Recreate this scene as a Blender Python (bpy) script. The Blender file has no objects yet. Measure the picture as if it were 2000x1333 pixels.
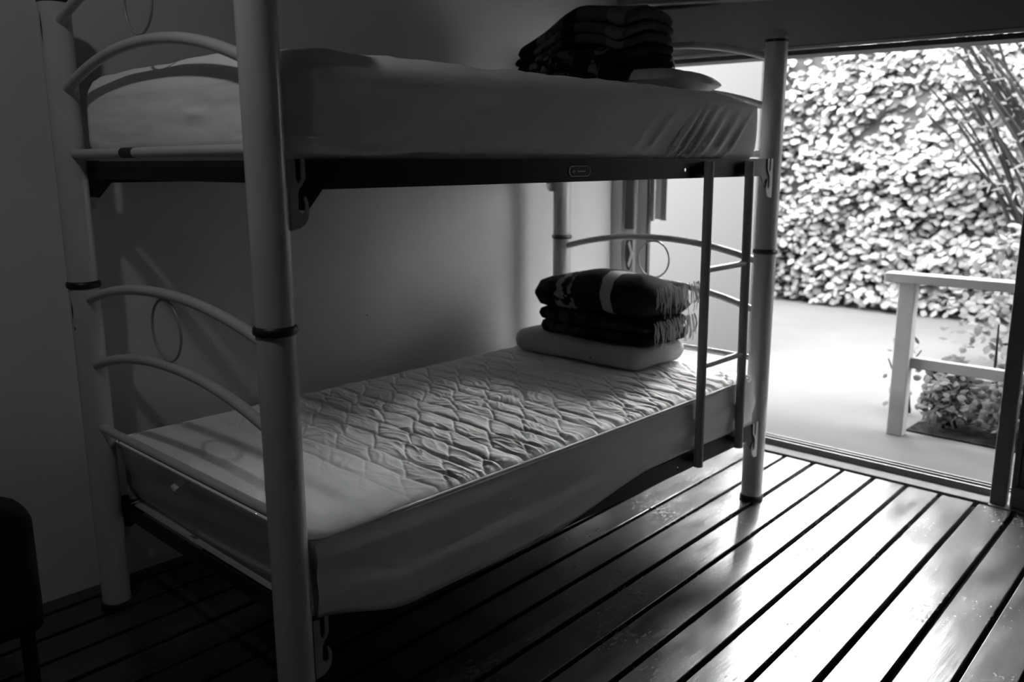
import bpy, bmesh, math, random
from mathutils import Vector, Matrix, noise
SC = bpy.context.scene
C = SC.collection
PI = math.pi

# ------------------------------------------------------------------ camera
F_PX = 1678.33
CAM = Vector((-0.8688, -1.4514, 1.2515))
YAW, PITCH, ROLL = 0.7580, 0.2059, -0.0038
def cam_axes():
    cy, sy, cp, sp = math.cos(YAW), math.sin(YAW), math.cos(PITCH), math.sin(PITCH)
    fwd = Vector((cy*cp, sy*cp, -sp)); right = Vector((sy, -cy, 0)); up = right.cross(fwd)
    c, s = math.cos(ROLL), math.sin(ROLL)
    return fwd, c*right + s*up, -s*right + c*up
fw, rt, up = cam_axes()
cd = bpy.data.cameras.new('camera'); co = bpy.data.objects.new('camera', cd); C.objects.link(co)
co.matrix_world = Matrix(((rt.x, up.x, -fw.x, CAM.x), (rt.y, up.y, -fw.y, CAM.y), (rt.z, up.z, -fw.z, CAM.z), (0, 0, 0, 1)))
cd.sensor_width = 36.0; cd.lens = F_PX*36/2000; cd.clip_start = 0.02
cd.dof.use_dof = True; cd.dof.focus_distance = 2.05; cd.dof.aperture_fstop = 3.2
SC.camera = co

# ------------------------------------------------------------------ sky, lamp, exposure
SKY = 80.0
LAMP = 10.8
w = bpy.data.worlds.new('overcast'); SC.world = w; w.use_nodes = True
bg = w.node_tree.nodes['Background']; bg.inputs[0].default_value = (1, 1, 1, 1); bg.inputs[1].default_value = SKY
SC.view_settings.view_transform = 'Standard'; SC.view_settings.look = 'None'
SC.view_settings.gamma = 1; SC.view_settings.use_curve_mapping = False
SC.view_settings.exposure = 0.0
ld = bpy.data.lights.new('ceiling_lamp_light', 'POINT'); ld.energy = LAMP; ld.shadow_soft_size = 0.035; ld.color = (1, 1, 1)
lo = bpy.data.objects.new('ceiling_lamp_light', ld); C.objects.link(lo); lo.location = (-0.73, -0.08, 2.36)

# ------------------------------------------------------------------ materials
def mat(name, g, rough=0.6, spec=0.5, metal=0.0, bump=None, vary=None, coat=0.0, ior=1.5):
    """plain grey principled; bump=(scale,strength,distance), vary=(scale,amount) mottles the grey"""
    m = bpy.data.materials.new(name); m.use_nodes = True
    nt = m.node_tree; b = nt.nodes['Principled BSDF']
    b.inputs['Base Color'].default_value = (g, g, g, 1); b.inputs['Roughness'].default_value = rough
    b.inputs['Specular IOR Level'].default_value = spec; b.inputs['Metallic'].default_value = metal
    b.inputs['Coat Weight'].default_value = coat; b.inputs['IOR'].default_value = ior
    tc = nt.nodes.new('ShaderNodeTexCoord')
    if bump:
        n = nt.nodes.new('ShaderNodeTexNoise'); n.inputs['Scale'].default_value = bump[0]; n.inputs['Detail'].default_value = 4
        nt.links.new(tc.outputs['Object'], n.inputs['Vector'])
        bp = nt.nodes.new('ShaderNodeBump'); bp.inputs['Strength'].default_value = bump[1]; bp.inputs['Distance'].default_value = bump[2]
        nt.links.new(n.outputs['Fac'], bp.inputs['Height']); nt.links.new(bp.outputs['Normal'], b.inputs['Normal'])
    if vary:
        n = nt.nodes.new('ShaderNodeTexNoise'); n.inputs['Scale'].default_value = vary[0]; n.inputs['Detail'].default_value = 5
        nt.links.new(tc.outputs['Object'], n.inputs['Vector'])
        r = nt.nodes.new('ShaderNodeValToRGB'); a, z = max(0, g*(1-vary[1])), min(1, g*(1+vary[1]))
        r.color_ramp.elements[0].color = (a, a, a, 1); r.color_ramp.elements[1].color = (z, z, z, 1)
        r.color_ramp.elements[0].position = .3; r.color_ramp.elements[1].position = .7
        nt.links.new(n.outputs['Fac'], r.inputs['Fac']); nt.links.new(r.outputs['Color'], b.inputs['Base Color'])
    return m

M = {}
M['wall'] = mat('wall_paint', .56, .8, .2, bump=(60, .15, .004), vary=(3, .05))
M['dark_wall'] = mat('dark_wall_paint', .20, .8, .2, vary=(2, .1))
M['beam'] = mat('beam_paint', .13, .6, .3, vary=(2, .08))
M['bead'] = mat('bead_metal', .25, .5, .2)
M['paint'] = mat('enamel_post', .50, .20, .5, bump=(25, .05, .002), vary=(9, .05))
M['paint2'] = mat('enamel_tube', .50, .35, .5, vary=(12, .06))
M['plate'] = mat('bracket_plate', .40, .45, .5, vary=(30, .1))
M['black'] = mat('black_steel', .012, .5, .3)
M['rubber'] = mat('black_plastic', .012, .45, .4)
M['chip'] = mat('bare_steel_chip', .01, .7, .2)
M['ladder'] = mat('ladder_enamel', .30, .4, .5)
M['label_line'] = mat('label_silver', .85, .4, .5)
M['ring'] = mat('ring_wire', .28, .3, .5)
M['sheet'] = mat('cotton_sheet', .92, .9, .1, bump=(350, .12, .001), vary=(6, .04))
M['quilt'] = mat('quilted_cotton', .90, .9, .1, bump=(300, .12, .001), vary=(7, .05))
M['pillow'] = mat('pillow_cotton', .44, .9, .1, bump=(220, .15, .001), vary=(8, .08))
M['tag'] = mat('white_ribbon', .75, .7, .2)
M['fringe'] = mat('cream_wool', .62, .9, .1)
M['blind'] = mat('blind_fabric', .62, .7, .2)
M['blind_dark'] = mat('blind_fabric_grey', .16, .7, .2)
M['dframe'] = mat('door_frame_aluminium', .42, .45, .5)
M['dgasket'] = mat('door_gasket', .02, .6, .3)
M['dstile'] = mat('dark_door_frame', .045, .5, .4)
M['dpanel'] = mat('smoked_panel', .05, .25, .5)
M['sill'] = mat('sill_aluminium', .05, .6, .0, vary=(20, .12))
M['patio'] = mat('pale_concrete', .028, .85, 0, vary=(2.5, .06), bump=(40, .2, .004))
M['extwall'] = mat('white_render', .0165, .85, 0)
M['bounce_wall'] = mat('bounce_white', .60, .85, 0)  # bright finish for the added wall that bounces daylight indoors
M['timber'] = mat('white_timber', .10, .6, 0, vary=(10, .06))
M['leaf'] = mat('leaf_pale', .060, .55, 0, vary=(3, .22))
M['leaf2'] = mat('leaf_mid', .024, .55, 0, vary=(4, .4))
M['stem'] = mat('stem_bark', .005, .8, 0)
M['pale_stem'] = mat('pale_blade', .07, .6, 0)
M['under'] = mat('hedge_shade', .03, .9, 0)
M['soil'] = mat('soil', .006, .95, 0, vary=(30, .5))
M['chair'] = mat('black_upholstery', .012, .8, .2, bump=(200, .2, .001))
M['chairleg'] = mat('black_leg', .012, .5, .3)
M['dark_wood'] = mat('under_floor', .008, .9, .1)

def wood_mat():
    m = bpy.data.materials.new('lacquered_plank'); m.use_nodes = True
    nt = m.node_tree; L = nt.links; N = nt.nodes; b = N['Principled BSDF']
    geo = N.new('ShaderNodeNewGeometry'); info = N.new('ShaderNodeObjectInfo')
    mp = N.new('ShaderNodeMapping'); mp.inputs['Scale'].default_value = (1.2, 22, 22)
    ofs = N.new('ShaderNodeVectorMath'); ofs.operation = 'SCALE'; ofs.inputs[0].default_value = (13, 7, 3)
    L.new(info.outputs['Random'], ofs.inputs['Scale'])
    add = N.new('ShaderNodeVectorMath'); L.new(geo.outputs['Position'], add.inputs[0]); L.new(ofs.outputs[0], add.inputs[1])
    L.new(add.outputs[0], mp.inputs['Vector'])
    g = N.new('ShaderNodeTexNoise'); g.inputs['Scale'].default_value = 2.5; g.inputs['Detail'].default_value = 8; g.inputs['Roughness'].default_value = .65
    L.new(mp.outputs[0], g.inputs['Vector'])
    r = N.new('ShaderNodeValToRGB'); r.color_ramp.elements[0].position = .3; r.color_ramp.elements[1].position = .75
    r.color_ramp.elements[0].color = (.016,)*3 + (1,); r.color_ramp.elements[1].color = (.042,)*3 + (1,)
    L.new(g.outputs['Fac'], r.inputs['Fac'])
    # worn-through specks where the lacquer is chipped
    sp = N.new('ShaderNodeTexNoise'); sp.inputs['Scale'].default_value = 75; sp.inputs['Detail'].default_value = 3
    mp2 = N.new('ShaderNodeMapping'); mp2.inputs['Scale'].default_value = (.55, 1.2, 1); L.new(geo.outputs['Position'], mp2.inputs['Vector']); L.new(mp2.outputs[0], sp.inputs['Vector'])
    big = N.new('ShaderNodeTexNoise'); big.inputs['Scale'].default_value = 3.2; L.new(geo.outputs['Position'], big.inputs['Vector'])
    mul = N.new('ShaderNodeMath'); mul.operation = 'MULTIPLY'; L.new(sp.outputs['Fac'], mul.inputs[0]); L.new(big.outputs['Fac'], mul.inputs[1])
    th = N.new('ShaderNodeMapRange'); th.inputs['From Min'].default_value = .375; th.inputs['From Max'].default_value = .40
    L.new(mul.outputs[0], th.inputs['Value'])
    mx = N.new('ShaderNodeMix'); mx.data_type = 'RGBA'; L.new(th.outputs[0], mx.inputs['Factor']); L.new(r.outputs['Color'], mx.inputs['A']); mx.inputs['B'].default_value = (.015,)*3 + (1,)
    L.new(mx.outputs['Result'], b.inputs['Base Color'])
    # lacquer gloss, duller in chips and in worn patches
    wp = N.new('ShaderNodeTexNoise'); wp.inputs['Scale'].default_value = 4; wp.inputs['Detail'].default_value = 6
    mp3 = N.new('ShaderNodeMapping'); mp3.inputs['Scale'].default_value = (1, 3, 1); L.new(geo.outputs['Position'], mp3.inputs['Vector']); L.new(mp3.outputs[0], wp.inputs['Vector'])
    rr = N.new('ShaderNodeMapRange'); rr.inputs['From Min'].default_value = .3; rr.inputs['From Max'].default_value = .7; rr.inputs['To Min'].default_value = .18; rr.inputs['To Max'].default_value = .28
    L.new(wp.outputs['Fac'], rr.inputs['Value'])
    ad = N.new('ShaderNodeMath'); ad.operation = 'MULTIPLY_ADD'; L.new(th.outputs[0], ad.inputs[0]); ad.inputs[1].default_value = .5; L.new(rr.outputs[0], ad.inputs[2])
    L.new(ad.outputs[0], b.inputs['Roughness'])
    b.inputs['IOR'].default_value = 1.72; b.inputs['Coat Weight'].default_value = .0; b.inputs['Coat Roughness'].default_value = .13; b.inputs['Specular IOR Level'].default_value = .5
    bp = N.new('ShaderNodeBump'); bp.inputs['Strength'].default_value = .25; bp.inputs['Distance'].default_value = .0015
    L.new(g.outputs['Fac'], bp.inputs['Height']); L.new(bp.outputs[0], b.inputs['Normal'])
    return m
M['plank'] = wood_mat()

def stripe_mat(name, base, bands, axis=1, extra_noise=True):
    """woven bands across the given local axis; bands = [(centre, half width, grey, broken)]"""
    m = bpy.data.materials.new(name); m.use_nodes = True
    nt = m.node_tree; L = nt.links; N = nt.nodes; b = N['Principled BSDF']
    b.inputs['Roughness'].default_value = .95; b.inputs['Specular IOR Level'].default_value = .1
    tc = N.new('ShaderNodeTexCoord'); sx = N.new('ShaderNodeSeparateXYZ')
    nz = N.new('ShaderNodeTexNoise'); nz.inputs['Scale'].default_value = 26; nz.inputs['Detail'].default_value = 2
    L.new(tc.outputs['Object'], sx.inputs[0]); L.new(tc.outputs['Object'], nz.inputs['Vector'])
    cur = None
    val = N.new('ShaderNodeRGB'); val.outputs[0].default_value = (base,)*3 + (1,)
    cur = val.outputs[0]
    for c, h, g, broken in bands:
        s = N.new('ShaderNodeMath'); s.operation = 'SUBTRACT'; L.new(sx.outputs[axis], s.inputs[0]); s.inputs[1].default_value = c
        a = N.new('ShaderNodeMath'); a.operation = 'ABSOLUTE'; L.new(s.outputs[0], a.inputs[0])
        lt = N.new('ShaderNodeMath'); lt.operation = 'LESS_THAN'; L.new(a.outputs[0], lt.inputs[0]); lt.inputs[1].default_value = h
        f = lt.outputs[0]
        if broken:
            gt = N.new('ShaderNodeMath'); gt.operation = 'GREATER_THAN'; L.new(nz.outputs['Fac'], gt.inputs[0]); gt.inputs[1].default_value = .5
            mu = N.new('ShaderNodeMath'); mu.operation = 'MULTIPLY'; L.new(f, mu.inputs[0]); L.new(gt.outputs[0], mu.inputs[1]); f = mu.outputs[0]
        mx = N.new('ShaderNodeMix'); mx.data_type = 'RGBA'; L.new(f, mx.inputs['Factor']); L.new(cur, mx.inputs['A']); mx.inputs['B'].default_value = (g,)*3 + (1,)
        cur = mx.outputs['Result']
    L.new(cur, b.inputs['Base Color'])
    n2 = N.new('ShaderNodeTexNoise'); n2.inputs['Scale'].default_value = 180; L.new(tc.outputs['Object'], n2.inputs['Vector'])
    bp = N.new('ShaderNodeBump'); bp.inputs['Strength'].default_value = .5; bp.inputs['Distance'].default_value = .003
    L.new(n2.outputs['Fac'], bp.inputs['Height']); L.new(bp.outputs[0], b.inputs['Normal'])
    return m

# ------------------------------------------------------------------ mesh builder
class MB:
    def __init__(s): s.v = []; s.f = []; s.sm = []
    def add(s, verts, faces, smooth=False):
        o = len(s.v); s.v += [tuple(v) for v in verts]
        for f in faces: s.f.append(tuple(i+o for i in f)); s.sm.append(smooth)
        return s
    def box(s, x0, x1, y0, y1, z0, z1, bev=0.0, rot=None):
        if bev <= 0:
            vs = [(x, y, z) for z in (z0, z1) for y in (y0, y1) for x in (x0, x1)]
            fs = [(0, 2, 3, 1), (4, 5, 7, 6), (0, 1, 5, 4), (2, 6, 7, 3), (0, 4, 6, 2), (1, 3, 7, 5)]
            if rot: vs = [rot(v) for v in vs]
            return s.add(vs, fs)
        bm = bmesh.new(); bmesh.ops.create_cube(bm, size=1)
        for v in bm.verts:
            v.co = Vector(((x0+x1)/2 + v.co.x*(x1-x0), (y0+y1)/2 + v.co.y*(y1-y0), (z0+z1)/2 + v.co.z*(z1-z0)))
        bmesh.ops.bevel(bm, geom=bm.edges[:], offset=bev, segments=2, affect='EDGES', profile=.5)
        bm.verts.index_update()
        vs = [v.co.copy() for v in bm.verts]; fs = [[v.index for v in f.verts] for f in bm.faces]; bm.free()
        if rot: vs = [rot(v) for v in vs]
        return s.add(vs, fs)
    def tube(s, pts, r, n=14, closed=False, caps=True, flat=None):
        pts = [Vector(p) for p in pts]; k = len(pts); rings = []
        ref = None
        for i, p in enumerate(pts):
            a = pts[(i-1) % k] if (closed or i > 0) else p
            b = pts[(i+1) % k] if (closed or i < k-1) else p
            t = (b-a).normalized()
            if ref is None:
                ref = t.orthogonal().normalized()
                u = ref
            else:
                u = (ref - t*ref.dot(t)).normalized()
            ref = u; vv = t.cross(u); ri = r[i] if isinstance(r, (list, tuple)) else r
            rings.append([p + ri*(math.cos(2*PI*j/n)*u + math.sin(2*PI*j/n)*vv) for j in range(n)])
        vs = [q for R_ in rings for q in R_]; fs = []
        m = k if closed else k-1
        if closed:   # find the twist between last and first ring
            d = [(rings[0][j]-rings[-1][0]).length for j in range(n)]; sh = d.index(min(d))
        for i in range(m):
            for j in range(n):
                i2 = (i+1) % k; o = sh if (closed and i2 == 0) else 0
                fs.append((i*n+j, i*n+(j+1) % n, i2*n+(j+1+o) % n, i2*n+(j+o) % n))
        s.add(vs, fs, True)
        if caps and not closed:
            s.add(rings[0], [tuple(reversed(range(n)))]); s.add(rings[-1], [tuple(range(n))])
        return s
    def lathe(s, prof, cx, cy, n=40):
        vs = [(cx+r*math.cos(2*PI*j/n), cy+r*math.sin(2*PI*j/n), z) for r, z in prof for j in range(n)]
        fs = [(i*n+j, i*n+(j+1) % n, (i+1)*n+(j+1) % n, (i+1)*n+j) for i in range(len(prof)-1) for j in range(n)]
        s.add(vs, fs, True)
        if prof[0][0] > 1e-6: s.add(vs[:n], [tuple(reversed(range(n)))])
        if prof[-1][0] > 1e-6: s.add(vs[-n:], [tuple(range(n))])
        return s
    def prism(s, poly, to3, d):
        """poly: 2-D outline (may be concave); to3(u, v, w) places it; thickness w = 0..d"""
        bm = bmesh.new(); a = [bm.verts.new(to3(u, v, 0)) for u, v in poly]; f = bm.faces.new(a)
        r = bmesh.ops.extrude_face_region(bm, geom=[f])
        mv = Vector(to3(0, 0, d)) - Vector(to3(0, 0, 0))
        for g in r['geom']:
            if isinstance(g, bmesh.types.BMVert): g.co += mv
        bmesh.ops.triangulate(bm, faces=[f for f in bm.faces if len(f.verts) > 4])
        bmesh.ops.recalc_face_normals(bm, faces=bm.faces[:]); bm.verts.index_update()
        s.add([v.co.copy() for v in bm.verts], [[v.index for v in f.verts] for f in bm.faces]); bm.free()
        return s
    def build(s, name, m, parent=None, label=None, kind=None, clean=True):
        me = bpy.data.meshes.new(name)
        off = parent_origin(parent)
        me.from_pydata([(v[0]-off.x, v[1]-off.y, v[2]-off.z) for v in s.v], [], s.f)
        me.polygons.foreach_set('use_smooth', s.sm)
        if clean:
            bm = bmesh.new(); bm.from_mesh(me)
            bmesh.ops.recalc_face_normals(bm, faces=bm.faces[:]); bm.to_mesh(me); bm.free()
        me.update(); me.materials.append(m if not isinstance(m, str) else M[m])
        o = bpy.data.objects.new(name, me); C.objects.link(o)
        if parent: o.parent = parent
        if label: o['label'] = label
        if kind: o['kind'] = kind
        return o
def parent_origin(p):
    v = Vector((0, 0, 0))
    while p: v += p.location; p = p.parent
    return v
def thing(name, label, cat, loc, group=None):
    o = bpy.data.objects.new(name, None); C.objects.link(o); o.location = loc; o.empty_display_size = .1
    o['label'] = label; o['category'] = cat
    if group: o['group'] = group
    return o
def struct(name, loc=(0, 0, 0)):
    o = bpy.data.objects.new(name, None); C.objects.link(o); o.location = loc; o['kind'] = 'structure'; return o
def fbm(x, y, z=0.0, o=4): return noise.fractal((x, y, z), 1.0, 2.0, o)
def sstep(a, b, t):
    t = max(0, min(1, (t-a)/(b-a))); return t*t*(3-2*t)

# ------------------------------------------------------------------ room shell
WY, WX, CZ = 1.11, 2.56, 2.40       # back wall, door wall, ceiling
X0, Y0 = -2.6, -3.4
MB().box(X0-.12, WX+.16, WY, WY+.12, -.1, CZ, 0).build('wall_back', 'wall', kind='structure')
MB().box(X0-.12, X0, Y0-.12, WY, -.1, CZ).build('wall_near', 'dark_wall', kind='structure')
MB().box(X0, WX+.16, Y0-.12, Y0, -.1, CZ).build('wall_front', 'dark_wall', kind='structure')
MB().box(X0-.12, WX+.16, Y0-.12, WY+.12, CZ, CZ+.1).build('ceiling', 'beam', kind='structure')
OP0, OP1 = 1.05, -.675               # the doorway runs from the back corner to the dark door panel
wd = struct('wall_door', (WX, 0, 0))
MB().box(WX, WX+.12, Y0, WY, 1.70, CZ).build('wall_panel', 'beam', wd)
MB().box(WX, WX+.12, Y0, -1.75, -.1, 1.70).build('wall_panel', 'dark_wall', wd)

# header beam over the doorway, with a bead along its top and a sliding track below
hb = struct('trim_header', (2.52, 0, 1.68))
def hbeam(v): return (v[0], v[1], v[2] + .014*(v[1]-.4))
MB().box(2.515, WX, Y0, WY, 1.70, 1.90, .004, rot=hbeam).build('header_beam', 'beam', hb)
MB().tube([(2.512, WY, 1.955), (2.512, .34, 1.893), (2.512, -2.5, 1.70)], .007, 8).build('header_bead', 'bead', hb)
MB().box(2.512, 2.53, Y0, WY, 1.687, 1.699, .002, rot=hbeam).build('track_lip', 'bead', hb)
MB().box(2.535, 2.66, Y0, WY, 1.668, 1.687, .002, rot=hbeam).build('track_channel', 'dgasket', hb)

# floor: planks that run the length of the room, slightly off the bed's axis
fl = struct('floor', (0, 0, 0))
MB().box(X0, WX, Y0, WY, -.06, -.022).build('subfloor', 'dark_wood', fl)
SL = .037; PW, GAP = .1265, .017
random.seed(5)
for k in range(-29, 14):
    yc = -.0055 + PW*(k+.5)
    h = (PW-GAP)/2
    jig = random.uniform(-.0012, .0012); dz = random.uniform(-.0008, .0008)
    def shear(v, yc=yc): return (v[0], v[1] + SL*(v[0]-2.51), v[2])
    xa, xb = X0, 2.503+random.uniform(-.004, .002)
    if yc+SL*(xb-2.51)+h < Y0: continue
    # keep the plank inside the walls
    xb = min(xb, 2.51 + (WY+.10-h-yc)/SL)
    if xb < xa+.2: continue
    MB().box(xa, xb, yc-h+jig, yc+h+jig, -.022, dz, .0022, rot=shear).build('plank', 'plank', fl)

# threshold: pale sill strip, raised dark rail, outer lip
dr = struct('door_1', (2.6, .2, 0))
MB().box(2.522, 2.598, -.674, WY, -.02, .004, .002).build('sill_strip', 'sill', dr)
MB().box(2.600, 2.655, -.674, WY, -.02, .032, .003).build('sill_rail', 'dstile', dr)
MB().box(2.612, 2.618, -1.75, WY, .032, .040, .001).build('sill_runner', 'dstile', dr)
MB().box(2.640, 2.646, -1.75, WY, .032, .040, .001).build('sill_runner', 'dstile', dr)
# left jamb in the corner
MB().box(2.545, 2.60, 1.045, WY, .0, 1.68, .003).build('jamb', 'dframe', dr)
MB().box(2.560, 2.585, .985, 1.045, .0, 1.68).build('jamb', 'dframe', dr)
MB().box(2.548, 2.562, .982, 1.030, .93, 1.68, .002).build('gasket', 'dgasket', dr)
MB().box(2.585, 2.60, .925, .985, .04, 1.68, .002).build('jamb', 'dframe', dr)
MB().box(2.580, 2.60, .914, .925, .04, 1.68).build('gasket', 'dgasket', dr)
# recessed oval pull with a pale flap
pull = [( .022*math.cos(2*PI*i/28), .085*math.sin(2*PI*i/28)) for i in range(28)]
hd = MB().prism(pull, lambda u, v, w_: (2.5595-w_, 1.008+u, .815+v), .004).build('pull_handle', 'dgasket', dr)
MB().prism([(-.004, .06), (-.026, -.005), (-.004, -.07), (.004, -.055), (-.012, -.003), (.004, .045)], lambda u, v, w_: (2.555-w_, 1.006+u, .815+v), .003).build('handle_flap', 'tag', hd)

# dark door panel to the right
dp = struct('door_2', (2.56, -1.2, 0))
MB().box(2.506, 2.68, -1.75, -.6745, -.10, .004).build('sill_strip', 'dgasket', dp)
def dbox(y0, y1, z0, z1, x0=2.522, x1=2.562, b=.003): return MB().box(x0, x1, y0, y1, z0, z1, b)
dbox(-.728, -.675, .005, 1.69).build('stile', 'dstile', dp)
dbox(-1.75, -1.68, .005, 1.69).build('stile', 'dstile', dp)
dbox(-1.68, -.745, .005, .085).build('bottom_rail', 'dstile', dp)
dbox(-1.68, -.745, 1.62, 1.69).build('top_rail', 'dstile', dp)
dbox(-.760, -.738, .005, 1.69, 2.535, 2.56).build('inner_stile', 'dstile', dp)
for z in (.28, .54, .80, 1.06, 1.32):
    dbox(-1.68, -.745, z-.012, z+.012, 2.53, 2.56).build('glazing_bar', 'dstile', dp)
for z0, z1 in ((.085, .268), (.292, .528), (.552, .788), (.812, 1.048), (1.072, 1.308), (1.332, 1.62)):
    dbox(-1.68, -.760, z0, z1, 2.545, 2.553, 0).build('pane', 'dpanel', dp)
bead = []
for i in range(60):
    z = .05+i*.0275
    bead.append((2.519, -.733-.0025*math.sin(i*.9), z))
MB().tube(bead, .0016, 6).build('seal_bead', 'dframe', dp)

# ------------------------------------------------------------------ outside
MB().box(2.66, 12, -6, 9, -.14, -.03).build('ground', 'patio', kind='structure')
MB().box(4.3, 4.42, 1.27, 6.5, -.03, 3.0).build('wall_outside', 'extwall', kind='structure')
MB().box(7.4, 7.7, -4.4, 1.2, -.03, 7.0).build('wall_sky_blocker', 'under', kind='structure')  # added out of view: dark blocker narrowing the sky gap above the hedge
MB().box(3.0, 7.7, -4.7, -4.4, -.03, 7.0).build('wall_light_bouncer', 'bounce_wall', kind='structure')  # added out of view: hides the side sky, reflects soft light through the doorway
MB().box(WX+.12, 3.2, Y0, WY+.12, 2.05, 2.15).build('roof_sky_blocker', 'dark_wood', kind='structure')  # added overhang, unseen: keeps high sky light off the wall and floor
MB().box(3.32, 4.6, -3.2, -.10, -.04, -.022).build('planting_bed', 'soil', kind='structure')

def leaf_geo(mb, p, nrm, L_, W_, roll, fold=.25):
    n_ = nrm.normalized(); t = n_.orthogonal().normalized(); b_ = n_.cross(t)
    d = math.cos(roll)*t + math.sin(roll)*b_; e = n_.cross(d)
    pts = [p, p + d*L_*.35 + e*W_*.5 - n_*fold*W_*.3, p + d*L_*.75 + e*W_*.38 - n_*fold*W_*.35, p + d*L_ - n_*fold*W_*.6,
           p + d*L_*.75 - e*W_*.38 - n_*fold*W_*.35, p + d*L_*.35 - e*W_*.5 - n_*fold*W_*.3, p + d*L_*.5 + n_*fold*W_*.15]
    mb.add(pts, [(0, 1, 6), (1, 2, 6), (2, 3, 6), (3, 4, 6), (4, 5, 6), (5, 0, 6)], True)

random.seed(11)
HX = 6.55
hedge = thing('ivy_hedge', 'tall pale leafy hedge covering the far side of the patio', 'hedge', (HX+.3, .5, -.03))
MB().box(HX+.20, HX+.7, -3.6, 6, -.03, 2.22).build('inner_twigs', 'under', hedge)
fm = MB(); big_leaves = []
for i in range(25000):
    y = random.uniform(-3.5, 5); z = random.uniform(.02, 2.32)
    clump = fbm(y*2.2, z*2.2, 7.1, 3)
    x = HX + .02 + random.uniform(0, .17) - .13*clump + .04*random.random()
    if clump < -.42 and random.random() < .6: continue
    nr = Vector((-.75+random.uniform(-.35, .35), random.uniform(-.55, .55), .62+random.uniform(-.35, .35)))
    s_ = random.uniform(.055, .095)
    args = (Vector((x, y, z)), nr, s_, s_*random.uniform(.65, .85), random.uniform(0, 2*PI))
    if len(big_leaves) < 260 and .4 < y < 2.5 and .3 < z < 2.2 and s_ > .085 and x < HX+.05: big_leaves.append(args)
    else: leaf_geo(fm, *args)
fm.build('foliage', 'leaf', hedge, kind='stuff', clean=False)
for a in big_leaves:
    m_ = MB(); leaf_geo(m_, *a); m_.build('leaf', 'leaf', hedge, clean=False)

# slender branching shrub in front of the hedge, upper right of the doorway
sh = thing('branching_shrub', 'tall thin stemmed shrub with many slender slanting branches before the hedge', 'shrub', (5.9, -.1, -.03))
bm_, lf_ = MB(), MB()
for i in range(46):
    b0 = Vector((5.9+random.uniform(-.2, .2), -.35+random.uniform(-.5, .35), 0))
    top = Vector((5.9+random.uniform(-.3, .3), .55+random.uniform(-.55, .35), random.uniform(1.5, 2.7)))
    mid = b0.lerp(top, .5) + Vector((0, -.22+random.uniform(-.15, .1), .1))
    pts = [(1-t)**2*b0 + 2*t*(1-t)*mid + t*t*top for t in [j/10 for j in range(11)]]
    bm_.tube(pts, [.020*(1-.65*j/10) for j in range(11)], 5)
    for q in pts[3:]:
        for _ in range(3):
            if random.random() < .5:
                leaf_geo(lf_, q + Vector((random.uniform(-.08, .08), random.uniform(-.08, .08), random.uniform(-.06, .06))), Vector((-.5, random.uniform(-.6, .6), random.uniform(.2, 1))), random.uniform(.07, .13), random.uniform(.015, .03), random.uniform(0, 6.28))
bm_.build('branches', 'stem', sh, kind='stuff', clean=False); lf_.build('foliage', 'leaf2', sh, kind='stuff', clean=False)

def bush(name, label, c, rx, ry, h, n, lmat, ls=(.05, .08), stems=7):
    t = thing(name, label, 'shrub', (c[0], c[1], 0))
    st, lf = MB(), MB()
    for i in range(stems):
        a = random.uniform(0, 6.28); e = Vector((c[0]+rx*.7*math.cos(a), c[1]+ry*.7*math.sin(a), h*random.uniform(.6, .95)))
        b0 = Vector((c[0]+random.uniform(-.05, .05), c[1]+random.uniform(-.05, .05), -.02))
        st.tube([b0, b0.lerp(e, .5)+Vector((0, 0, .06)), e], [.009, .006, .003], 5)
    for i in range(n):
        u, a = random.random()**.5, random.uniform(0, 6.28); z = random.uniform(.08, 1)
        k = math.sin(PI*min(1, .25+.75*z))**.6
        p = Vector((c[0]+rx*u*k*math.cos(a), c[1]+ry*u*k*math.sin(a), h*z))
        leaf_geo(lf, p, Vector((random.uniform(-.9, .2), random.uniform(-.6, .6), random.uniform(.2, 1))), random.uniform(*ls), random.uniform(ls[0]*.6, ls[1]*.7), random.uniform(0, 6.28))
    st.build('stems', 'stem', t, kind='stuff', clean=False); lf.build('foliage', lmat, t, kind='stuff', clean=False)
    return t
bush('leafy_bush', 'broad leafy bush standing behind the white railing below the hedge', (4.95, -.35, 0), .40, .62, .98, 1000, 'leaf2')
bush('low_plant', 'small leggy plant poking out left of the white railing post', (3.62, .03, 0), .14, .11, .42, 40, 'leaf2', (.03, .05), 5)
bush('flower_bed_plant', 'dense dark low plant beside the white railing post', (3.50, -.235, 0), .19, .13, .31, 620, 'leaf2', (.03, .055))
bush('flower_bed_plant', 'tuft of low mixed greenery under the middle of the white railing', (3.54, -.505, 0), .23, .135, .36, 760, 'leaf2', (.03, .05))
bush('flower_bed_plant', 'low greenery under the white railing next to the dark door frame', (3.56, -.86, 0), .23, .205, .38, 820, 'leaf2', (.03, .05))
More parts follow.
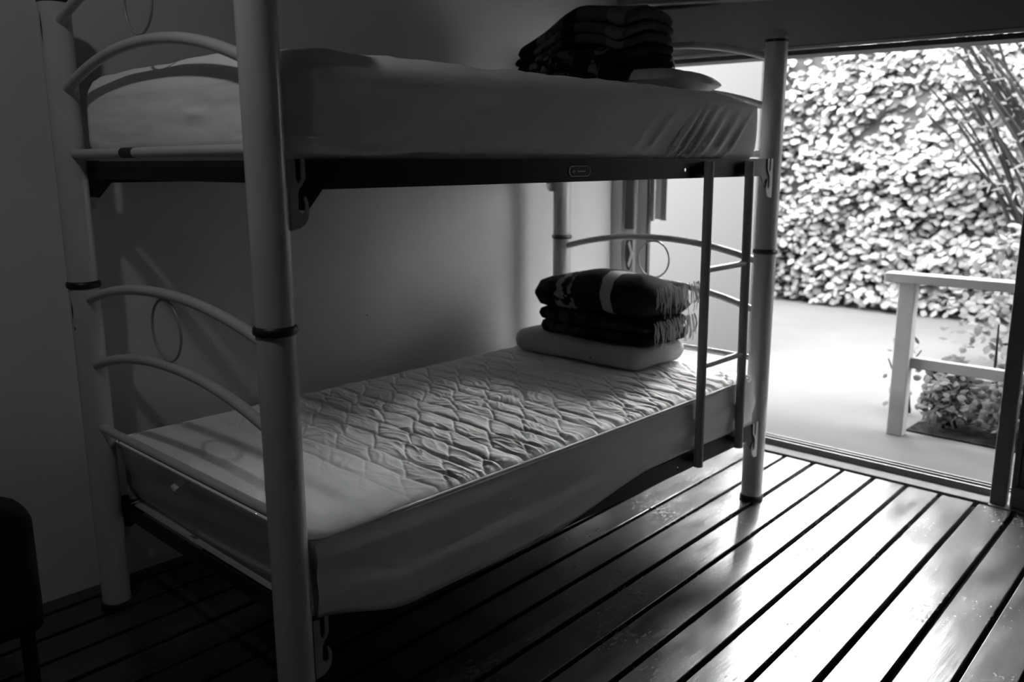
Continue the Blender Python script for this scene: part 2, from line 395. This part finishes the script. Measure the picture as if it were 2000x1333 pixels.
# upright woody sprigs and pale arching blades
t = thing('woody_sprig', 'bare upright twig rising past the lower railing bar', 'plant', (3.72, -.365, 0))
MB().tube([(3.72, -.365, -.02), (3.72, -.36, .2), (3.715, -.355, .47)], [.010, .008, .004], 6).build('stem', 'stem', t)
t = thing('woody_sprig', 'forked twig rising behind the railing with small pale leaves', 'plant', (3.98, -.66, 0))
MB().tube([(3.98, -.66, -.02), (3.98, -.655, .3), (3.97, -.67, .66)], [.010, .008, .004], 6).tube([(3.98, -.655, .3), (3.99, -.60, .45), (3.99, -.55, .54)], [.007, .005, .003], 6).build('stem', 'stem', t)
lf = MB()
for i in range(22): leaf_geo(lf, Vector((3.98+random.uniform(-.05, .05), -.62+random.uniform(-.09, .08), random.uniform(.4, .62))), Vector((-.6, random.uniform(-.5, .5), .6)), .05, .03, random.uniform(0, 6.28))
lf.build('foliage', 'leaf', t, kind='stuff', clean=False)
def blade(mb, pts, w0):
    vs, fs = [], []
    pts = [Vector(p) for p in pts]; k = len(pts)
    for i, p in enumerate(pts):
        d = (pts[min(k-1, i+1)]-pts[max(0, i-1)]).normalized(); sd = d.cross(Vector((.6, .5, .6))).normalized()
        ww = w0*math.sin(PI*(.12+.86*i/(k-1)))
        vs += [p-sd*ww, p+Vector((0, 0, -.004)), p+sd*ww]
    for i in range(k-1):
        a = i*3; fs += [(a, a+1, a+4, a+3), (a+1, a+2, a+5, a+4)]
    mb.add(vs, fs, True)
t = thing('arching_blade', 'long pale leaf blade arching over the edge of the flower bed', 'plant', (3.5, -.55, 0))
m_ = MB(); blade(m_, [(3.55-.012*i, -.40-.30*(i/9), .0+.17*math.sin(PI*(.30+.62*i/9))) for i in range(10)], .012); m_.build('leaf_blade', 'pale_stem', t)
t = thing('grass_blades', 'few pale upright grass blades at the railing post foot', 'plant', (3.42, -.18, 0))
for i in range(5):
    m_ = MB(); y = -.14-.035*i; blade(m_, [(3.42, y+.05*j/5*(i-2)*.5, .26*j/5*(1-.1*i)) for j in range(6)], .006); m_.build('leaf_blade', 'pale_stem', t)

# white timber railing
ra = thing('white_railing', 'low white timber railing with post and two bars on the patio', 'railing', (3.25, -.075, -.03))
MB().box(3.215, 3.275, -.118, -.045, -.03, .700, .004).build('post', 'timber', ra)
MB().box(3.20, 3.29, -2.6, .018, .700, .742, .004).build('top_bar', 'timber', ra)
MB().box(3.235, 3.27, -2.6, -.118, .302, .352, .004).build('lower_bar', 'timber', ra)
MB().box(3.215, 3.275, -2.1, -2.02, -.03, .700, .004).build('post', 'timber', ra)

# folded vertical blind hanging by the jamb, its slats gathered together
bl = thing('vertical_blind', 'gathered vertical blind slats hanging beside the left door jamb', 'blind', (2.61, .93, .97))
MB().box(2.604, 2.607, .945, .975, .97, 1.66).build('slat', 'blind', bl)
MB().box(2.610, 2.613, .905, .945, .97, 1.66).build('slat', 'blind', bl)
MB().box(2.616, 2.619, .862, .905, .98, 1.66).build('slat', 'blind', bl)
MB().box(2.609, 2.612, .835, .866, .975, 1.66).build('slat', 'blind_dark', bl, label='dark grey slat')
MB().box(2.603, 2.622, .832, .978, 1.66, 1.672).build('head_rail', 'dframe', bl)

# ------------------------------------------------------------------ bunk bed
BL, BW = 1.98, .9466
RP, H = .0385, 1.65
bed = thing('bunk_bed', 'white tubular metal bunk bed with arched ends standing on the plank floor', 'bed', (BL/2, BW/2, 0))
POSTS = [(0, 0), (0, BW), (BL, 0), (BL, BW)]
HOOK = [(.0, .100), (.016, .100), (.0165, .062), (.022, .052), (.0285, .062), (.029, .100), (.0375, .100), (.0375, .063), (.031, .053),
        (.0225, .043), (.0195, .033), (.0195, .018), (.0185, .006), (.027, -.004), (.0345, .002), (.035, .014), (.0325, .026), (.036, .030),
        (.041, .018), (.0425, .002), (.040, -.012), (.032, -.024), (.020, -.031), (.0, -.033)]
for ip, (px, py) in enumerate(POSTS):
    bm0 = MB().lathe([(RP, .012), (RP, .80), (RP, .925)], px, py); bm0.lathe([(RP-.0008, .925), (RP-.0008, 1.2), (RP-.0008, H-.004)], px, py)
    po = bm0.build('post', 'paint', bed)
    MB().lathe([(RP+.0005, .926), (RP+.004, .9285), (RP+.0052, .934), (RP+.0042, .941), (RP, .9445)], px, py).build('joint_collar', 'rubber', po)
    MB().lathe([(RP+.001, H-.005), (RP+.0015, H), (RP, H+.004)], px, py).build('cap_ring', 'rubber', po)
    MB().lathe([(RP-.001, H+.004), (RP*.93, H+.016), (RP*.75, H+.027), (RP*.45, H+.034), (0.0, H+.037)], px, py).build('cap', 'paint', po)
    MB().lathe([(RP+.0045, 0), (RP+.005, .008), (RP+.003, .017), (RP, .020)], px, py).build('foot', 'rubber', po)
    sx = 1 if px == 0 else -1
    yy = -.0275 if py == 0 else BW+.0235
    for zb in (.213+.0, 1.1585):
        hm = MB()
        hm.prism(HOOK, lambda u, v, w_, zb=zb: (px+sx*(.030+u), yy+w_, zb+v+.0), .004)
        b_ = hm.build('hook_bracket', 'plate', po)
        MB().lathe([(.0024, 0), (.0024, .0006)], 0, 0, 10).build('bracket_hole', 'chip', po).matrix_local = \
            Matrix.Translation(Vector((px+sx*.0435, yy-.0004, zb+.0385)) - parent_origin(po)) @ Matrix.Rotation(PI/2, 4, 'X')
# paint chips on the rear near post
def chip(po, px, py, a0, a1, z0, z1):
    vs, fs = [], []
    n = 8
    for i in range(n+1):
        t = i/n; hw = math.sin(PI*min(max(t, .06), .94))
        am = (a0+a1)/2; da = (a1-a0)/2*hw
        for a in (am-da, am+da): vs.append((px+(RP+.0004)*math.cos(a), py+(RP+.0004)*math.sin(a), z0+(z1-z0)*t))
    for i in range(n): fs.append((2*i, 2*i+1, 2*i+3, 2*i+2))
    MB().add(vs, fs, True).build('paint_chip', 'chip', po)
pB = [o for o in bed.children if o.name.startswith('post')][1]
aB = math.atan2(CAM.y-BW, CAM.x-0) - 1.02
chip(pB, 0, BW, aB-.10, aB+.06, .845, .895); chip(pB, 0, BW, aB+.02, aB+.14, .815, .826); chip(pB, 0, BW, aB-.08, aB+.02, 1.545, 1.622)
pA = [o for o in bed.children if o.name.startswith('post')][0]

def arch(x, ze, za, r=.0125):
    ya, yb = RP-.010, BW-RP+.010; ym = (ya+yb)/2; hw = (yb-ya)/2
    return MB().tube([(x, ya+(yb-ya)*i/28, za-(za-ze)*abs((ya+(yb-ya)*i/28-ym)/hw)**2.1) for i in range(29)], r, 16)
def ring(x, zc, R_): return MB().tube([(x, BW/2+R_*math.cos(2*PI*i/44), zc+R_*math.sin(2*PI*i/44)) for i in range(44)], .0034, 8, closed=True)
for x in (0, BL):
    arch(x, .897, .9575).build('end_arch', 'paint2', bed)
    arch(x, .717, .785).build('end_arch', 'paint2', bed)
    ring(x, .8713, .0720).build('end_ring', 'ring', bed, label='thin wire ring between the arches')
    arch(x, 1.435, 1.510).build('end_arch', 'paint2', bed)
    arch(x, 1.600, 1.672).build('end_arch', 'paint2', bed)
    ring(x, 1.591, .0665).build('end_ring', 'ring', bed, label='thin wire ring between the arches')
    for z in (.541, 1.275):
        e = MB().tube([(x, RP-.008, z), (x, BW-RP+.008, z)], .0115, 16).build('end_bar', 'paint2', bed)
        if x == 0 and z > 1:
            MB().tube([(x, .553, z), (x, .618, z)], .0121, 16).build('bar_sticker', 'rubber', e, label='dark sticker wrapped round the bar')
# black angle rails along both sides, with a real hole near the ladder
def rail(y, s, z0, z1, hole=None):
    x0, x1 = .046, BL-.046
    r = MB(); th = .0025
    # diagonal gussets at the ends, like the pressed hooks
    zl = z0-.040
    out = [(x0, z1), (x1, z1), (x1, zl+.004), (x1-.026, zl), (x1-.062, z0), (x0+.062, z0), (x0+.026, zl), (x0, zl+.004)]
    if hole:
        hx, hz, hr = hole
        cir = [(hx+hr*math.cos(2*PI*i/12), hz+hr*math.sin(2*PI*i/12)) for i in range(12)]
        q = .012
        sq = [(hx+q, hz), (hx+q, hz+q), (hx, hz+q), (hx-q, hz+q), (hx-q, hz), (hx-q, hz-q), (hx, hz-q), (hx+q, hz-q)]
        # left part, right part, and a plate with a hole
        r.prism([(x0, z1), (hx-q, z1), (hx-q, z0), (x0+.062, z0), (x0+.026, zl), (x0, zl+.004)], lambda u, v, w_: (u, y+s*w_, v), th)
        r.prism([(hx+q, z1), (x1, z1), (x1, zl+.004), (x1-.026, zl), (x1-.062, z0), (hx+q, z0)], lambda u, v, w_: (u, y+s*w_, v), th)
        r.box(hx-q, hx+q, min(y, y+s*th), max(y, y+s*th), hz+q, z1); r.box(hx-q, hx+q, min(y, y+s*th), max(y, y+s*th), z0, hz-q)
        ang = [(q*max(-1, min(1, 1.4142*math.cos(2*PI*i/12+1e-6))), q*max(-1, min(1, 1.4142*math.sin(2*PI*i/12+1e-6)))) for i in range(12)]
        vs = [(a, y+d, b) for d in (0, s*th) for a, b in cir] + [(hx+a, y+d, hz+b) for d in (0, s*th) for a, b in ang]
        fs = []
        for i in range(12):
            j = (i+1) % 12
            fs += [(i, j, 24+j, 24+i), (12+i, 12+j, 36+j, 36+i), (i, j, 12+j, 12+i)]
        r.add(vs, fs)
    else:
        r.prism(out, lambda u, v, w_: (u, y+s*w_, v), th)
    # inner flange that carries the slats
    r.box(x0+.03, x1-.03, min(y+s*th, y+s*.03), max(y+s*th, y+s*.03), z0, z0+.003)
    return r.build('side_rail', 'black', bed)
r_up = rail(-.0225, 1, 1.200, 1.258, (1.402, 1.2255, .0060))
r_lo = rail(-.0225, 1, .2545, .3125, (1.420, .2745, .0060))
rail(BW+.0225, -1, 1.200, 1.258); rail(BW+.0225, -1, .2545, .3125)
for z0 in (1.200, .2545):
    for x in (.036,):
        MB().box(x, x+.003, .02, BW-.02, z0+.012, z0+.056).build('end_rail', 'black', bed)
    for i in range(9):
        x = .16+i*(BL-.32)/8
        MB().box(x-.03, x+.03, -.018, BW+.018, z0+.034, z0+.0395, .002).build('slat', 'dark_wood', bed)
# maker's label: pale capsule outline, small round mark and a short blurred word
cx, cz = .898, 1.2278
def capsule(hw, hh, n=10):
    p = []
    for sgn, c0 in ((1, -PI/2), (-1, PI/2)):
        for i in range(n+1):
            a = c0+PI*i/n; p.append((sgn*(hw-hh)+hh*math.cos(a), hh*math.sin(a)))
    return p
yl = -.0231
lb = MB().prism(capsule(.044, .0135), lambda u, v, w_: (cx+u, yl+w_, cz-.001+v), .0006).build('maker_label', 'rubber', r_up, label='black capsule shaped maker label with pale outline')
ou = [(cx+u, yl-.0003, cz-.001+v) for u, v in capsule(.043, .0128)]
lm = MB().tube(ou, .0009, 6, closed=True)
lm.tube([(cx-.024+.0045*math.cos(2*PI*i/16), yl-.0003, cz-.002+.0032*math.sin(2*PI*i/16)) for i in range(16)], .0007, 5, closed=True)
lm.tube([(cx-.027, yl-.0003, cz-.002), (cx-.021, yl-.0003, cz-.002)], .0006, 5)
u = cx-.010
for wdt, hgt in ((.0036, .0050), (.003, .0034), (.003, .0034), (.003, .0046), (.003, .0034), (.003, .0034), (.0024, .0034), (.0028, .0038)):
    lm.box(u, u+wdt, yl-.0006, yl, cz-.0036, cz-.0036+hgt); u += wdt+.0012
lm.build('label_print', 'label_line', r_up, label='pale outline, round mark and tiny lettering')

# ladder hooked on the two front rails
la = thing('bunk_ladder', 'short white two-rung metal ladder hooked on the front rails near the far post', 'ladder', (1.63, -.045, .262))
for xa, xb, n_ in ((1.497, 1.507, 0), (1.750, 1.772, 1)):
    MB().tube([(xa, -.046, 1.250), (xb, -.046, .264)], .0150, 18).build('ladder_rail', 'ladder', la)
    MB().box(xa+.012, xa+.0165, -.040, -.0240, 1.205, 1.252, .001).build('ladder_hook', 'plate', la)
    MB().box(xb+.012, xb+.0165, -.040, -.0240, .266, .300, .001).build('ladder_hook', 'plate', la)
for z in (.915, .603):
    MB().tube([(1.503, -.046, z), (1.764, -.046, z)], .0098, 14).build('rung', 'ladder', la)

# ------------------------------------------------------------------ soft rounded slabs (mattresses, pillows, folded blankets)
def slab(x0, x1, y0, y1, z0, z1, r, nx, ny, nz, disp=None, mb=None):
    """closed rounded box as a grid; r = (corner radius in plan, edge radius in height)"""
    mb = mb or MB(); idx = {}; vs = []; fs = []
    rp, rz = r
    def m1(t, lo, hi, rr):    # put samples densely at the rounded borders
        return lo + (hi-lo)*t
    def warp(i, n, L_, rr):
        k = max(2, min(n//4, 4)); e = min(rr/L_, .45)
        if i <= k: return e*(1-math.cos(PI/2*i/k))
        if i >= n-k: return 1-e*(1-math.cos(PI/2*(n-i)/k))
        return e+(1-2*e)*(i-k)/(n-2*k)
    X = [x0+(x1-x0)*warp(i, nx, x1-x0, rp) for i in range(nx+1)]
    Y = [y0+(y1-y0)*warp(i, ny, y1-y0, rp) for i in range(ny+1)]
    Z = [z0+(z1-z0)*warp(i, nz, z1-z0, rz) for i in range(nz+1)]
    def place(i, j, k):
        key = (i, j, k)
        if key in idx: return idx[key]
        p = Vector((X[i], Y[j], Z[k]))
        # height profile: pull the plan outline in near top and bottom
        dz = max(0, z0+rz-p.z, p.z-(z1-rz)); inset = rp_in(dz, rz)
        q = Vector((min(max(p.x, x0+rp), x1-rp), min(max(p.y, y0+rp), y1-rp), 0))
        d = Vector((p.x-q.x, p.y-q.y, 0))
        if d.length > 1e-9:
            # round corner in plan
            mxd = max(abs(d.x), abs(d.y)); d2 = d.normalized()*mxd
            d2 *= (rp-inset)/rp
            p = Vector((q.x+d2.x, q.y+d2.y, p.z))
        if disp: p = disp(p)
        idx[key] = len(vs); vs.append(p); return idx[key]
    def rp_in(dz, rr):
        if dz <= 0: return 0
        return min(rp, rr)*(1-math.sqrt(max(0, 1-(dz/rr)**2)))
    for k in (0, nz):
        for i in range(nx):
            for j in range(ny): fs.append((place(i, j, k), place(i+1, j, k), place(i+1, j+1, k), place(i, j+1, k)))
    for j in (0, ny):
        for i in range(nx):
            for k in range(nz): fs.append((place(i, j, k), place(i+1, j, k), place(i+1, j, k+1), place(i, j, k+1)))
    for i in (0, nx):
        for j in range(ny):
            for k in range(nz): fs.append((place(i, j, k), place(i, j+1, k), place(i, j+1, k+1), place(i, j, k+1)))
    mb.add(vs, fs, True)
    return mb

# --- lower mattress: quilted top, smooth near end, skirt sagging over the rail
LZ0, LZ1 = .2945, .500
def quilt_h(x, y):
    # herringbone quilting: long stitch lines along the width, short slanting ones between them
    wx = x + .014*fbm(x*6, y*6, 1.7, 2); wy = y + .020*fbm(x*5, y*5, 9.2, 2)
    a = wx/.078; row = math.floor(a); fa = a-row
    b_ = (wy - 1.35*(fa*.078) + row*.071)/.150; fb = b_-math.floor(b_)
    ea = abs(2*fa-1); eb = abs(2*fb-1)
    puff = (1-ea**4)*(1-eb**8)
    da = (1-ea)*.039; db = (1-eb)*.075           # distance to the long and the short stitch line
    stitch = math.exp(-(da/.0045)**2) + .9*math.exp(-(db/.0045)**2)*(1 if row % 2 else .55)
    # creases gathered by the stitching, running across the bed
    n1 = fbm(x*30+3*fbm(x*4, y*4, 3, 2), y*6.5, .3, 3); n2 = fbm(x*16, y*3.2+.8*x, 5.1, 3)
    wr = (1-abs(n1))**3*.0050 + n2*.0045
    amt = sstep(.20, .50, x + .10*(y-.4))
    pk = .5+.5*math.sin(x*150+6*fbm(x*9, y*3, 2, 2)); edge = sstep(.20, .03, y)*sstep(.3, .7, x)
    soft = .004*fbm(x*7-2*y, y*2.2, 8, 3)
    return amt*(.0040*puff + .75*wr - .0018*stitch) + (1-amt)*(.6*soft) - .0035*edge*pk*amt
def low_disp(p):
    x, y, z = p
    if z > LZ1-.032:
        k = sstep(LZ1-.032, LZ1-.004, z)
        ins = sstep(0, .035, min(x-.035, 1.905-x, y+.03, .965-y))
        z += k*(quilt_h(x, y)*(.25+.75*ins) - .004)
        # gentle crown and a dip under the blankets
        z += k*.006*math.sin(PI*min(max((y+.03)/.99, 0), 1))
        p = Vector((x, y, z))
    elif y < .0:                                     # front side: long soft ripples, fuller below
        t = (z-LZ0)/(LZ1-LZ0)
        y += -.004*math.sin(t*9+1.5*x) - .003*fbm(x*1.6, z*16, 2.2, 3)
        p = Vector((x, y, z))
    elif x < .06:                                    # near end: slanting stretched creases
        x += -.004*math.sin((z+.10*y)*75) + .003*fbm(y*3, z*20, 4, 3) + .045*(1-(z-LZ0)/(LZ1-LZ0))
        p = Vector((x, y, z))
    return p
ml = thing('mattress', 'quilted pale mattress on the lower bunk', 'mattress', (.97, .47, LZ0))
slab(.035, 1.905, -.019, .958, LZ0, LZ1, (.045, .028), 600, 280, 18, low_disp).build('mattress_body', 'quilt', ml)
# the cover hangs in front of the rail along the near half
sk = MB(); vs, fs = [], []
NX = 150
def skz(x):   # lower hem
    a = .318 - .066*sstep(.02, .30, x); b_ = .066*sstep(.72, 1.30, x)
    return a + b_*1.02
for i in range(NX+1):
    x = .045+(1.90-.045)*i/NX; zb = min(skz(x), .3250)
    for k in range(15):
        t = k/14; z = LZ1-.020 + (zb-(LZ1-.020))*t
        y = -.0235 - .0075*math.sin(PI*min(1, t*1.15)) - .0045*math.sin(t*10+1.3*x)*sstep(0, .2, t) - .004*fbm(x*1.4, t*3.5, 3.3, 3)*sstep(0, .3, t)
        vs.append((x, min(y, -.0262), z))
    for k in range(4):     # turned-up hem, gives the cloth its thickness
        vs.append((x, -.0245+.0004*k, zb+.004+.012*k))
for i in range(NX):
    for k in range(18): a = i*19+k; fs.append((a, a+1, a+20, a+19))
sk.add(vs, fs, True); sk.build('mattress_cover', 'quilt', ml)
# piping round the top edge
def rrect(x0, x1, y0, y1, r, z, n=8, zf=None):
    p = []
    for cx_, cy_, a0 in ((x1-r, y1-r, 0), (x0+r, y1-r, PI/2), (x0+r, y0+r, PI), (x1-r, y0+r, 1.5*PI)):
        for i in range(n+1): a = a0+PI/2*i/n; p.append((cx_+r*math.cos(a), cy_+r*math.sin(a), z))
    return p
def dens(p, step=.03):
    o = []
    for i in range(len(p)):
        a, b_ = Vector(p[i]), Vector(p[(i+1) % len(p)]); k = max(1, int((b_-a).length/step))
        for j in range(k): o.append(a.lerp(b_, j/k))
    return o
MB().tube(dens(rrect(.034, 1.906, -.0235, .960, .045, LZ1-.012)), .0042, 8, closed=True).build('piping', 'sheet', ml)
tg = MB(); pts = [(.030, .515, .487), (.018, .520, .478), (.010, .527, .470), (.008, .537, .462), (.012, .545, .452), (.020, .540, .446)]
vs = []; 
for q in pts: vs += [(q[0], q[1]-.011, q[2]-.003), (q[0], q[1]+.011, q[2]+.003)]
tg.add(vs, [(2*i, 2*i+1, 2*i+3, 2*i+2) for i in range(5)], True); tg.build('care_tag', 'tag', ml, label='small white ribbon loop at the near end')

# --- upper mattress: plain sheet with drawn pleats toward the far end
UZ0, UZ1 = 1.2400, 1.4665
def up_disp(p):
    x, y, z = p
    if z > UZ1-.045:
        k = sstep(UZ1-.045, UZ1-.006, z)
        z += k*(.006*fbm(x*2.5, y*3, 1, 3) + .005*fbm(x*9, y*4, 4, 3) - .022*sstep(1.55, 1.88, x) + .012*math.sin(PI*min(max(y/.93, 0), 1)))
        if y < .1: y -= .010*math.exp(-((z-1.428)/.020)**2)
        return Vector((x, y, z))
    if y < .06:
        t = (z-UZ0)/(UZ1-UZ0)
        u_ = x - 1.15*(z-1.262); hh = z-1.262
        pl = 0
        for c, w_, a in ((1.30, .016, .010), (1.345, .012, .012), (1.40, .016, .013), (1.465, .018, .010), (1.545, .020, .009), (1.62, .014, .008), (1.10, .02, .004), (1.18, .016, .004), (.92, .03, .003)):
            pl += a*math.exp(-((u_-c)/w_)**2)
        pl *= sstep(.16, .04, hh+.0) * sstep(-.03, .0, hh) + .15
        dg = (z-1.262)-(.040*(1-(x-.05)/.28)) if x < .33 else 1
        fold = .008*math.exp(-(dg/.008)**2) + (.006 if dg < 0 else 0)*sstep(.34, .2, x)
        belly = .010*math.sin(PI*min(max(t, 0), 1))
        y -= pl + fold + belly*.5 + .004*fbm(x*2.2, z*7, 6, 3) - .0*(1-t)
        if z < 1.258: y = max(y, -.018)
    if x < .06:
        x -= .005*math.sin(PI*(z-UZ0)/(UZ1-UZ0)) + .003*fbm(y*4, z*16, 4, 3) + .004*math.exp(-((z-1.352)/.012)**2-((y-.33)/.05)**2)
    return Vector((x, y, z))
mu = thing('mattress', 'plain sheeted mattress on the upper bunk', 'mattress', (.96, .47, UZ0))
slab(.040, 1.868, -.018, .945, UZ0, UZ1, (.055, .055), 300, 110, 44, up_disp).build('mattress_body', 'sheet', mu)

# --- pillows
def pillow(name, label, x0, x1, y0, y1, z0, z1, m, seed, rot=0.0, press=None):
    cx_, cy_ = (x0+x1)/2, (y0+y1)/2
    def d(p):
        u_ = (p.x-cx_)/((x1-x0)/2); v_ = (p.y-cy_)/((y1-y0)/2)
        k = max(0, (1-abs(u_)**2.6)*(1-abs(v_)**2.6))**.45
        zm = z0+(z1-z0)*.30
        z = zm + (p.z-zm)*(.12+.88*k)
        if p.z > zm: z += .008*fbm(p.x*9, p.y*9, seed, 3)*k
        z = max(z, z0)
        if press: z = min(z, press + .05*sstep(1.80, 1.87, p.x))
        x, y = p.x + .008*fbm(p.y*7, seed, p.z, 2), p.y + .008*fbm(p.x*7, seed+3, p.z, 2)
        c, s = math.cos(rot), math.sin(rot)
        return Vector((cx_+c*(x-cx_)-s*(y-cy_), cy_+s*(x-cx_)+c*(y-cy_), z))
    t = thing(name, label, 'pillow', (cx_, cy_, z0))
    slab(x0, x1, y0, y1, z0, z1, (.05, (z1-z0)*.48), 44, 60, 14, d).build('pillow_case', m, t)
    # seam flange round the pillow
    return t
PZ = LZ1+.009
pt = thing('pillow', 'flat pale pillow on the lower mattress under the fringed blankets', 'pillow', (1.76, .58, PZ))
def flatp(p):
    b_ = 1 + .25*fbm(p.y*3, p.x*3, 5, 2)
    return Vector((p.x+.010*fbm(p.y*5, p.z*9, 1, 2), p.y+.010*fbm(p.x*5, p.z*9, 2, 2), PZ+(p.z-PZ)*min(1.0, b_)))
slab(1.585, 1.925, .262, .895, PZ, PZ+.082, (.07, .036), 36, 56, 14, flatp).build('pillow_case', 'pillow', pt)
pillow('pillow', 'plump grey pillow on the upper mattress under the folded blankets', 1.50, 1.93, .15, .83, UZ1+.012, UZ1+.112, 'pillow', 2, .12, UZ1+.082)

# --- folded blankets
def fold_stack(mb, x0, x1, y0, y1, layers, seed, wav=.012, top=None, endround=.05):
    """layers: list of (z0, z1, x-inset at the rounded front, y inset at the -y end)"""
    for li, (za, zb, ix, iy) in enumerate(layers):
        def d(p, li=li, za=za, zb=zb):
            wv = wav*fbm(p.x*3.1, p.y*3.1, seed+li*.15, 2) * sstep(0, .5, (zb-layers[0][0])/(layers[-1][1]-layers[0][0]))
            z = p.z + wv
            if top: z = top(p, z)
            x = p.x + .006*fbm(p.y*8, p.z*14, seed+li, 2)
            y = p.y + .006*fbm(p.x*8, p.z*14, seed+li+5, 2)
            return Vector((x, y, z))
        h = (zb-za)/2
        slab(x0+ix, x1, y0+iy, y1, za, zb, (endround, h*.98), 26, 44, 10, d, mb)
    return mb
m_top = stripe_mat('blanket_black_striped', .010, [(.0, .0, .0, 0)] and [(.115, .045, .22, True), (-.085, .024, .36, False), (.23, .02, .03, True)], 1)
m_low = stripe_mat('blanket_black_marked', .010, [(.12, .10, .035, True), (-.1, .05, .02, False)], 1)
m_up = stripe_mat('blanket_grey_patterned', .045, [(.10, .05, .10, True), (.0, .03, .008, False), (-.19, .03, .09, False), (.20, .05, .014, False)], 1)
m_up2 = stripe_mat('blanket_dark_patterned', .012, [(.09, .05, .14, True), (-.02, .035, .06, True), (-.15, .02, .10, True)], 1)

B0 = PZ+.080
def top_low(p, z):
    k = sstep(B0+.06, B0+.25, p.z)
    return z + k*(.018*math.exp(-((p.y-.50)/.09)**2) + .012*math.exp(-((p.y-.34)/.05)**2) - .030*sstep(.60, .78, p.y) - .018*sstep(.1, .0, p.y-.25) - .048*sstep(1.70, 1.95, p.x))
lbk = thing('folded_blanket', 'dark folded blanket with faint marks, lower of the two on the lower bunk', 'blanket', (1.80, .52, B0))
fold_stack(MB(), 1.635, 1.935, .258, .795, [(B0, B0+.050, .006, 0), (B0+.050, B0+.098, .0, .004)], 3, .010).build('blanket_cloth', m_low, lbk)
T0 = B0+.1
tbk = thing('folded_blanket', 'black folded blanket with pale stripes, topmost on the lower bunk', 'blanket', (1.80, .52, T0))
fold_stack(MB(), 1.615, 1.945, .250, .815, [(T0, T0+.148, .0, .0)], 8, .016, top_low, .07).build('blanket_cloth', m_top, tbk)
def fringe(parent, x0, x1, y, z, ln, n, seed):
    random.seed(seed); m_ = MB()
    for i in range(n):
        x = x0+(x1-x0)*(i+.5)/n + random.uniform(-.004, .004)
        for s_ in range(random.choice((2, 3, 3))):
            q = Vector((x+random.uniform(-.003, .003), y-.001, z+random.uniform(-.006, .006))); pts = [q]; l_ = ln*random.uniform(.7, 1.15)
            dx, dy = random.uniform(-.012, .012), random.uniform(-.014, -.003)
            for j in range(1, 7):
                t = j/6
                pts.append(q + Vector((dx*t + .003*math.sin(t*9+i), dy*math.sin(PI*min(1, t*.7+.1)) - .004*t, -l_*t)))
            m_.tube(pts, [.0021, .0021, .002, .002, .0018, .0016, .0012], 5)
    m_.build('fringe', 'fringe', parent, kind='stuff', label='cream tasselled fringe')
fringe(tbk, 1.66, 1.955, .247, T0+.118, .095, 17, 4)
fringe(lbk, 1.66, 1.945, .254, T0-.005, .085, 17, 6)

U0 = UZ1+.096
def top_up(p, z):
    k = sstep(U0-.01, U0+.20, p.z)
    a = sstep(.50, .80, p.y); 
    z = z - k*.085*a - .055*sstep(.48, .82, p.y)*(1-k) - .012*sstep(1.66, 1.48, p.x)
    z -= (1-k)*.058*sstep(1.53, 1.43, p.x)*(.25+.75*math.exp(-((p.y-.37)/.13)**2))
    z += k*.014*math.exp(-((p.y-.47)/.10)**2) - .035*math.exp(-((p.y-.30)/.05)**2)*math.exp(-((p.x-1.46)/.09)**2)
    return z
ub1 = thing('folded_blanket', 'dark patterned folded blanket on the upper bunk pillow', 'blanket', (1.65, .52, U0))
fold_stack(MB(), 1.455, 1.815, .275, .800, [(U0, U0+.026, -.02, 0), (U0+.026, U0+.052, -.010, .012), (U0+.051, U0+.080, .0, .004)], 13, .020, top_up).build('blanket_cloth', m_up2, ub1)
V0 = U0+.082
ub2 = thing('folded_blanket', 'dark grey folded blanket topmost of the pile on the upper bunk', 'blanket', (1.65, .52, V0))
fold_stack(MB(), 1.490, 1.810, .280, .785, [(V0, V0+.030, .008, .006), (V0+.029, V0+.058, .0, .0), (V0+.057, V0+.105, .012, .004)], 17, .022, top_up).build('blanket_cloth', m_up, ub2)

# ------------------------------------------------------------------ dark chair at the left, seen from behind
ch = thing('chair', 'black rounded chair back at the dark lower left edge beside the wall', 'chair', (-.62, .5, 0))
slab(-.87, -.372, .285, .345, .34, .648, (.028, .028), 20, 8, 20, lambda p: Vector((p.x + .0*(p.z), p.y + .03*sstep(.34, .648, p.z)*0, p.z - .055*max(0, (abs(p.x+.621)-.14)/.11)**2.2*sstep(.5, .648, p.z)))).build('backrest', 'chair', ch)
slab(-.86, -.38, .33, .74, .38, .445, (.05, .03), 16, 16, 6).build('seat', 'chair', ch)
for x in (-.835, -.405):
    MB().tube([(x, .315, 0), (x, .315, .40)], .014, 10).build('leg', 'chairleg', ch)
    MB().tube([(x, .70, 0), (x, .70, .39)], .014, 10).build('leg', 'chairleg', ch)

# pendant lamp shell around the ceiling light, just above the frame
lt = thing('ceiling_lamp', 'small bare bulb holder on the ceiling above the near end of the bed', 'lamp', (-.73, -.08, CZ))
MB().lathe([(.045, CZ-.001), (.045, CZ-.015), (.02, CZ-.02), (.018, CZ-.028)], -.73, -.08, 20).build('holder', 'sill', lt)
